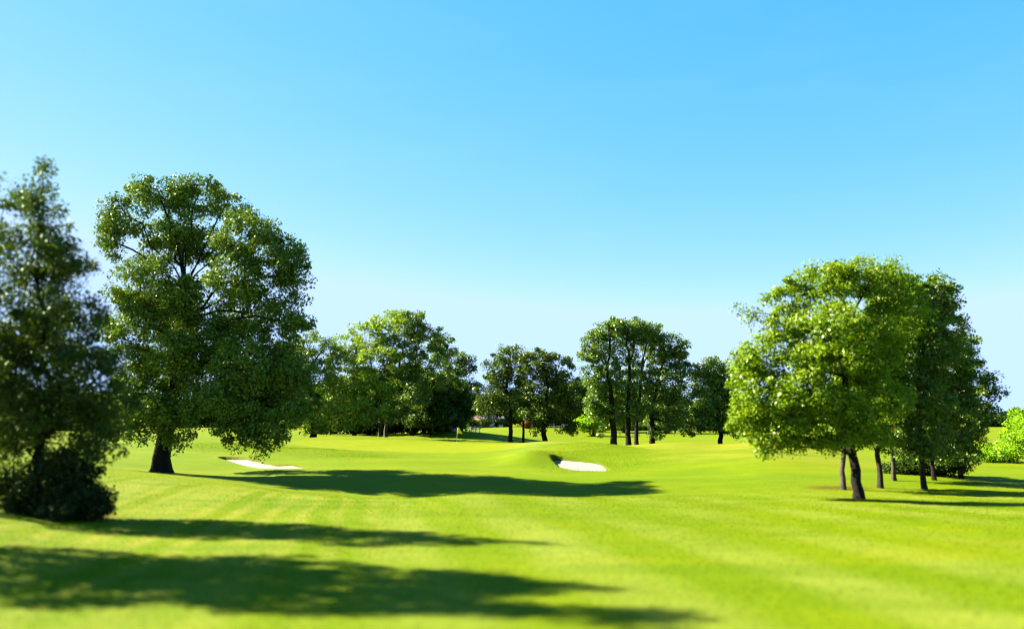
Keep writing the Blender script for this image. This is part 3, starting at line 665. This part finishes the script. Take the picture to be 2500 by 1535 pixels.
# ------------------------------------------------------------------ background planting
BG = [
 ('bright green bush in front of the white gable beyond the fairway', 1445, 150, [(1445, 1020, 25, 20, 0), (1430, 1035, 25, 15, 0), (1465, 1030, 20, 18, 0)], 'lime', 'tree', 110),
 ('dark green tree behind the round-headed tree near the centre', 1415, 170, [(1410, 960, 40, 40, 0), (1425, 950, 25, 25, 0), (1395, 1000, 30, 35, 0)], 'wood', 'tree', 130),
 ('green tree seen between the four tall slim trees', 1520, 165, [(1515, 1010, 30, 30, 0), (1545, 1020, 25, 25, 0)], 'fresh', 'tree', 80),
 ('green tree beyond the rightmost of the four tall trees', 1625, 160, [(1615, 1000, 40, 45, 0), (1655, 1010, 35, 38, 0)], 'ash', 'tree', 120),
 ('light green trees right edge behind the row, nearest bush', 2450, 57, [(2440, 1105, 50, 28, 0), (2480, 1070, 45, 40, 0), (2510, 1030, 45, 40, 2), (2400, 1120, 25, 15, 0)], 'lime', 'bush', 170),
 ('low green bush half hiding the white cottage', 1196, 190, [(1190, 1034, 9, 9, 0), (1176, 1032, 7, 8, 0), (1226, 1032, 7, 9, 0)], 'wood', 'bush', 24),
 ('dark tree hanging over the roof of the white cottage', 1215, 192, [(1200, 1005, 28, 14, 0), (1225, 1000, 25, 18, 0), (1180, 1000, 25, 16, 0), (1205, 980, 35, 20, 0)], 'wood', 'tree', 110),
 ('dark undergrowth between the trunks of the right-hand row', 2270, 44, [(2230, 1135, 40, 25, 0), (2290, 1130, 45, 30, 0), (2340, 1125, 35, 25, 0), (2190, 1145, 25, 15, 0)], 'wood', 'bush', 120),
 ('small rusty red bush behind the thinnest trunk', 1287, 168, [(1287, 1036, 7, 6, 0)], 'red', 'bush', 14),
 ('low dark bushes beside the white fence post', 1150, 150, [(1140, 1030, 14, 10, 0), (1155, 1036, 10, 7, 0)], 'wood', 'bush', 14),
]
for i, (lab, px, d, lb, lf, cat, n) in enumerate(BG):
    k = 1.0 if d > 100 else .42
    shrub({4: 'large lime green bush at the right edge behind the row of trees', 9: 'low dark bush between the pale shed and the white cottage'}.get(i, lab), (gx(px, d), d), lb, lf, n, 70, 1.0 * k, .36 * k, 90 + i,
          name='bush' if cat == 'bush' else 'background_tree', cat=cat)
# woodland belts: far-off wood that reads as one mass
def wood_belt(name, prof, d0, d1, n, leaf, seed, label):
    rng = np.random.default_rng(seed)
    pxs = np.array([p[0] for p in prof], float); tops = np.array([p[1] for p in prof], float)
    px = rng.uniform(pxs[0], pxs[-1], n); d = rng.uniform(d0, d1, n)
    top = np.interp(px, pxs, tops) + 14 * np.sin(px * .055) * np.sin(px * .021 + 1) + rng.normal(size=n) * 2
    x = (px - CX) / F * d; zt = np.array([pt(a, b, c)[2] for a, b, c in zip(px, top, d)])
    zg = height(x, d, False); z = zg + (zt - zg) * rng.random(n) ** .6
    cen = np.stack([x, d, z], 1)
    me = leaf_mesh(name, cen, rng.uniform(1.0, 1.9, n), 50, .75, LEAF[leaf], rng, .3, .2)
    o = obj(name, me); tag(o, label, 'woodland', kind='stuff'); return o
wood_belt('distant_woodland', [(-400, 960), (200, 960), (500, 990), (700, 930), (850, 930), (1000, 930), (1100, 960), (1200, 968), (1300, 972), (1380, 950), (1480, 940), (1600, 960), (1750, 985), (1900, 985), (2100, 990), (2350, 1012), (2500, 1008), (2900, 990)],
  215, 240, 8000, 'wood', 101, 'dark belt of distant woodland beyond the fairways')
wood_belt('dark_hedge', [(1480, 1046), (1600, 1047), (1700, 1050), (1850, 1052)], 178, 182, 260, 'wood', 102, 'low dark hedge across the far side of the fairway')
wood_belt('shaded_thicket', [(760, 985), (860, 985), (1000, 975), (1090, 975), (1125, 995)], 134, 142, 620, 'wood', 104, 'dark shaded thicket behind the trunks of the left group')
wood_belt('left_thicket', [(-500, 900), (-100, 930), (100, 985), (250, 1010), (330, 1030)], 100, 112, 420, 'wood', 103, 'dark thicket showing between the two left-hand trees')

# ------------------------------------------------------------------ golf flag
M_white = solid('white_paint', (.75, .75, .72), .5, .15, 9)
M_yel = solid('yellow_cloth', (.80, .58, .01), .8, .12, 6)
M_dark = solid('dark_paint', (.03, .03, .035), .6, .3, 5)
M_wall = solid('white_render', (.62, .60, .56), .85, .12, 1.2, .1)
M_peach = solid('peach_render', (.52, .33, .20), .85, .12, 1.2, .1)
M_roof = solid('tile_roof', (.20, .11, .09), .8, .35, 2.2, .3)
M_slate = solid('slate_roof', (.12, .12, .14), .7, .3, 2.2, .3)
M_blue = solid('pale_blue_boards', (.22, .38, .58), .7, .2, 3)
M_glass = solid('window_glass', (.04, .05, .06), .15, .2, 2)
M_wood = solid('weathered_wood', (.42, .39, .33), .85, .3, 8)
d = 95.0; fx, fy = gx(1117, d), d; fz = hz(fx, fy)
root = thing('golf_flag', (fx, fy, fz), 'yellow flag on a thin white flagstick at the back of the green', 'flag')
MB().tube([(0, 0, -.1), (.04, 0, .9), (.09, 0, 1.72)], [.017, .015, .012], 8).build('flagstick', M_white, root, True)
V_ = []; nu, nv = 9, 7
for j in range(nv):
    for i in range(nu):
        u, v = i / (nu - 1), j / (nv - 1)
        x0 = .09 - .02 * v + u * (.16 + .46 * v) ; z0 = 1.70 - .66 * v - .05 * u * v + .02 * math.sin(u * 6)
        V_.append((x0, .05 * math.sin(u * 7 + v * 2) * u, z0))
Fq = [(j * nu + i, j * nu + i + 1, (j + 1) * nu + i + 1, (j + 1) * nu + i) for j in range(nv - 1) for i in range(nu - 1)]
fo = MB().add(V_, Fq).build('flag', M_yel, root, True)
sm = fo.modifiers.new('Solid', 'SOLIDIFY'); sm.thickness = .006
rg = MB(); rg.tube([(0, 0, -.05), (0, 0, .012)], [.056, .056], 16); rg.build('cup', M_white, root)

# ------------------------------------------------------------------ cottages, shed, fences
def cottage(label, x, y, w, dep, h, rh, wall, roof, rz, windows, chimney=True, name='cottage'):
    z = hz(x, y) - .1
    t = thing(name, (x, y, z), label, 'house'); t.rotation_euler[2] = rz
    m = MB(); m.add([(-w/2, -dep/2, 0), (w/2, -dep/2, 0), (w/2, dep/2, 0), (-w/2, dep/2, 0), (-w/2, -dep/2, h), (w/2, -dep/2, h), (w/2, dep/2, h), (-w/2, dep/2, h), (-w/2, 0, h + rh), (w/2, 0, h + rh)],
      [(0, 1, 5, 4), (2, 3, 7, 6), (1, 2, 6, 9, 5), (3, 0, 4, 8, 7), (0, 3, 2, 1), (4, 5, 9, 8), (6, 7, 8, 9)])
    m.build('wall', wall, t)
    r = MB(); e = .35; k = rh / (dep / 2)
    for s in (-1, 1):
        a = [(-w/2 - e, s * (dep/2 + e), h - e * k + .03), (w/2 + e, s * (dep/2 + e), h - e * k + .03), (w/2 + e, 0, h + rh + .03), (-w/2 - e, 0, h + rh + .03)]
        r.add(a + [(p[0], p[1], p[2] + .16) for p in a], [(0, 1, 2, 3), (4, 7, 6, 5), (0, 4, 5, 1), (1, 5, 6, 2), (2, 6, 7, 3), (3, 7, 4, 0)])
    ro = r.build('roof', roof, t)
    if chimney:
        c = MB(); c.box((w/2 - .7, 0, h + rh + .45), (.8, .6, 1.3)); c.box((w/2 - .7, 0, h + rh + 1.14), (.95, .75, .1)); c.build('chimney', wall, ro)
    for (wx, wz, ww, wh) in windows:
        f = MB()
        f.box((wx, -dep/2 - .03, wz + wh/2 + .04), (ww + .16, .08, .08)); f.box((wx, -dep/2 - .05, wz - wh/2 - .05), (ww + .24, .14, .10))
        f.box((wx - ww/2 - .04, -dep/2 - .03, wz), (.08, .08, wh)); f.box((wx + ww/2 + .04, -dep/2 - .03, wz), (.08, .08, wh)); f.box((wx, -dep/2 - .035, wz), (.05, .06, wh))
        fr = f.build('window', M_white, t)
        MB().box((wx, -dep/2 - .012, wz), (ww - .002, .02, wh - .002)).build('pane', M_glass, fr)
    return t
cottage('white cottage glimpsed under the trees right of the flag', gx(1200, 205), 205, 5.2, 5.0, 2.4, 1.5, M_wall, M_slate, .15, [(-1.2, 1.4, .8, .9), (1.3, 1.4, .8, .9)])
cottage('peach cottage glimpsed left of the white one', gx(1166, 205), 204, 2.6, 4.5, 2.0, 1.2, M_peach, M_roof, -.1, [(.1, 1.2, .7, .8)], chimney=False)
cottage('white gabled house with a pinkish roof behind the bright green bush', gx(1450, 205), 205, 5.0, 3.0, 4.6, 1.7, M_wall, M_roof, 1.35, [(0, 3.2, .8, 1.0)])
# pale blue shed
sx_, sy_ = gx(1113, 130), 130; sz = hz(sx_, sy_) - .2
t = thing('garden_shed', (sx_, sy_, sz), 'small pale blue shed in deep shade just left of the flag', 'shed')
MB().box((0, 0, .55), (1.15, 1.0, 1.1)).build('wall', M_blue, t, bevel=.01)
MB().add([(-.65, -.6, 1.09), (.65, -.6, 1.09), (.65, .6, 1.09), (-.65, .6, 1.09), (-.65, 0, 1.28), (.65, 0, 1.28)], [(0, 1, 5, 4), (2, 3, 4, 5), (1, 2, 5), (3, 0, 4), (0, 3, 2, 1)]).build('roof', M_slate, t)
MB().box((.1, -.52, .5), (.5, .04, .96)).build('door', M_white, t)
def fence(label, pxs, d, h, mat, post_w, rails, rail_h, T=False, name='fence'):
    x0 = gx(pxs[0], d); z0 = hz(x0, d); t = thing(name, (x0, d, z0), label, 'fence')
    P = [(gx(p, d), hz(gx(p, d), d)) for p in pxs]
    for x, z in P:
        m = MB().box((x - x0, 0, z - z0 + h/2 - .1), (post_w, post_w, h + .2))
        m.box((x - x0, 0, z - z0 + h + .02), (post_w * (3.2 if T else 1.2), post_w * 1.2, .04 if not T else .10))
        m.build('post', mat, t)
    for r in rails:
        for (xa, za), (xb, zb) in zip(P[:-1], P[1:]):
            m = MB(); m.tube([(xa - x0, 0, za - z0 + h * r), (xb - x0, 0, zb - z0 + h * r)], rail_h, 6); m.build('rail', mat, t)
    return t
fence('white post and rail fence left of the cottages', [1142, 1152, 1162, 1172], 131, .8, M_white, .14, [.45, .85], .05)
fence('pale rail fence behind the round-headed tree', [1340, 1352, 1364, 1376, 1388], 196, 1.0, M_wood, .14, [.5, .92], .05)
fence('low dark rail on short posts behind the four tall trees', [1510, 1541, 1545, 1556], 150, .62, M_dark, .10, [.98], .02, True)
fence('single-rail fence of dark posts right of the four tall trees', [1578, 1579.5], 152, 1.2, M_dark, .07, [.9], .02)
x_, y_ = gx(1643, 148), 148; z_ = hz(x_, y_)
t = thing('tee_sign', (x_, y_, z_), 'small dark board on a thin post beyond the low ridge', 'sign')
MB().tube([(-.12, 0, -.1), (-.12, 0, .75)], .025, 6).build('post', M_dark, t)
MB().box((0, 0, 1.0), (.36, .06, .62)).build('board', M_dark, t, bevel=.01)

# ------------------------------------------------------------------ light, sky, camera
EL, AZ = R(34), math.atan2(-math.cos(R(17)), math.sin(R(17)))
w = bpy.data.worlds.new('World'); sc.world = w; w.use_nodes = True; nt = w.node_tree; nt.nodes.clear()
sky = nt.nodes.new('ShaderNodeTexSky'); sky.sky_type = 'NISHITA'; sky.sun_disc = False
sky.sun_elevation = EL; sky.sun_rotation = AZ % (2 * math.pi); sky.altitude = 3000; sky.air_density = .6; sky.dust_density = 0; sky.ozone_density = 4
bg = nt.nodes.new('ShaderNodeBackground'); bg.inputs[1].default_value = .05
sep = N(nt, 'ShaderNodeSeparateColor'); nt.links.new(sky.outputs[0], sep.inputs[0]); com = N(nt, 'ShaderNodeCombineColor')
for i, (gain, power, top) in enumerate(((1.20, 1.5, 1.62), (1.60, .5, 2.32), (2.1, .3, 4))):
    nt.links.new(mth(nt, 'MINIMUM', mth(nt, 'MULTIPLY', mth(nt, 'POWER', sep.outputs[i], power), gain), top), com.inputs[i])
tc = N(nt, 'ShaderNodeTexCoord'); mp = N(nt, 'ShaderNodeMapping'); mp.inputs['Scale'].default_value = (1.2, 1.2, 7.0)
nt.links.new(tc.outputs['Generated'], mp.inputs[0]); cl = noise(nt, mp.outputs[0], 2.6, 7, .6, .4)
wisp = mth(nt, 'MULTIPLY', ramp(nt, cl, .48, .80), .05)
skyc = mixc(nt, wisp, com.outputs[0], (1.9, 2.35, 2.6))
nt.links.new(skyc, bg.inputs[0])
out = nt.nodes.new('ShaderNodeOutputWorld'); nt.links.new(bg.outputs[0], out.inputs[0])
sl = bpy.data.lights.new('Sun', 'SUN'); sl.energy = 5.0; sl.angle = R(.55); sl.color = (1.0, .93, .80)
so = bpy.data.objects.new('Sun', sl); C.objects.link(so)
from mathutils import Vector
dirv = Vector((math.sin(AZ) * math.cos(EL), math.cos(AZ) * math.cos(EL), math.sin(EL)))
so.rotation_euler = dirv.to_track_quat('Z', 'Y').to_euler(); so.location = (-30, 10, 40)
cam = bpy.data.cameras.new('Camera'); co = bpy.data.objects.new('Camera', cam); C.objects.link(co); sc.camera = co
co.location = (0, 0, EYE); co.rotation_euler = (R(90) + PITCH, 0, 0)
cam.sensor_width = 36; cam.lens = F / 2500 * 36; cam.clip_start = .1; cam.clip_end = 9000
cam.dof.use_dof = True; cam.dof.focus_distance = 85; cam.dof.aperture_fstop = cam.lens / 1000 / .095
vs = sc.view_settings; vs.view_transform = 'Standard'; vs.look = 'None'; vs.gamma = 1; vs.use_curve_mapping = False; vs.exposure = 3.0
sc.cycles.filter_width = 1.15; sc.cycles.max_bounces = 6; sc.cycles.transmission_bounces = 4; sc.cycles.diffuse_bounces = 4; sc.cycles.glossy_bounces = 2
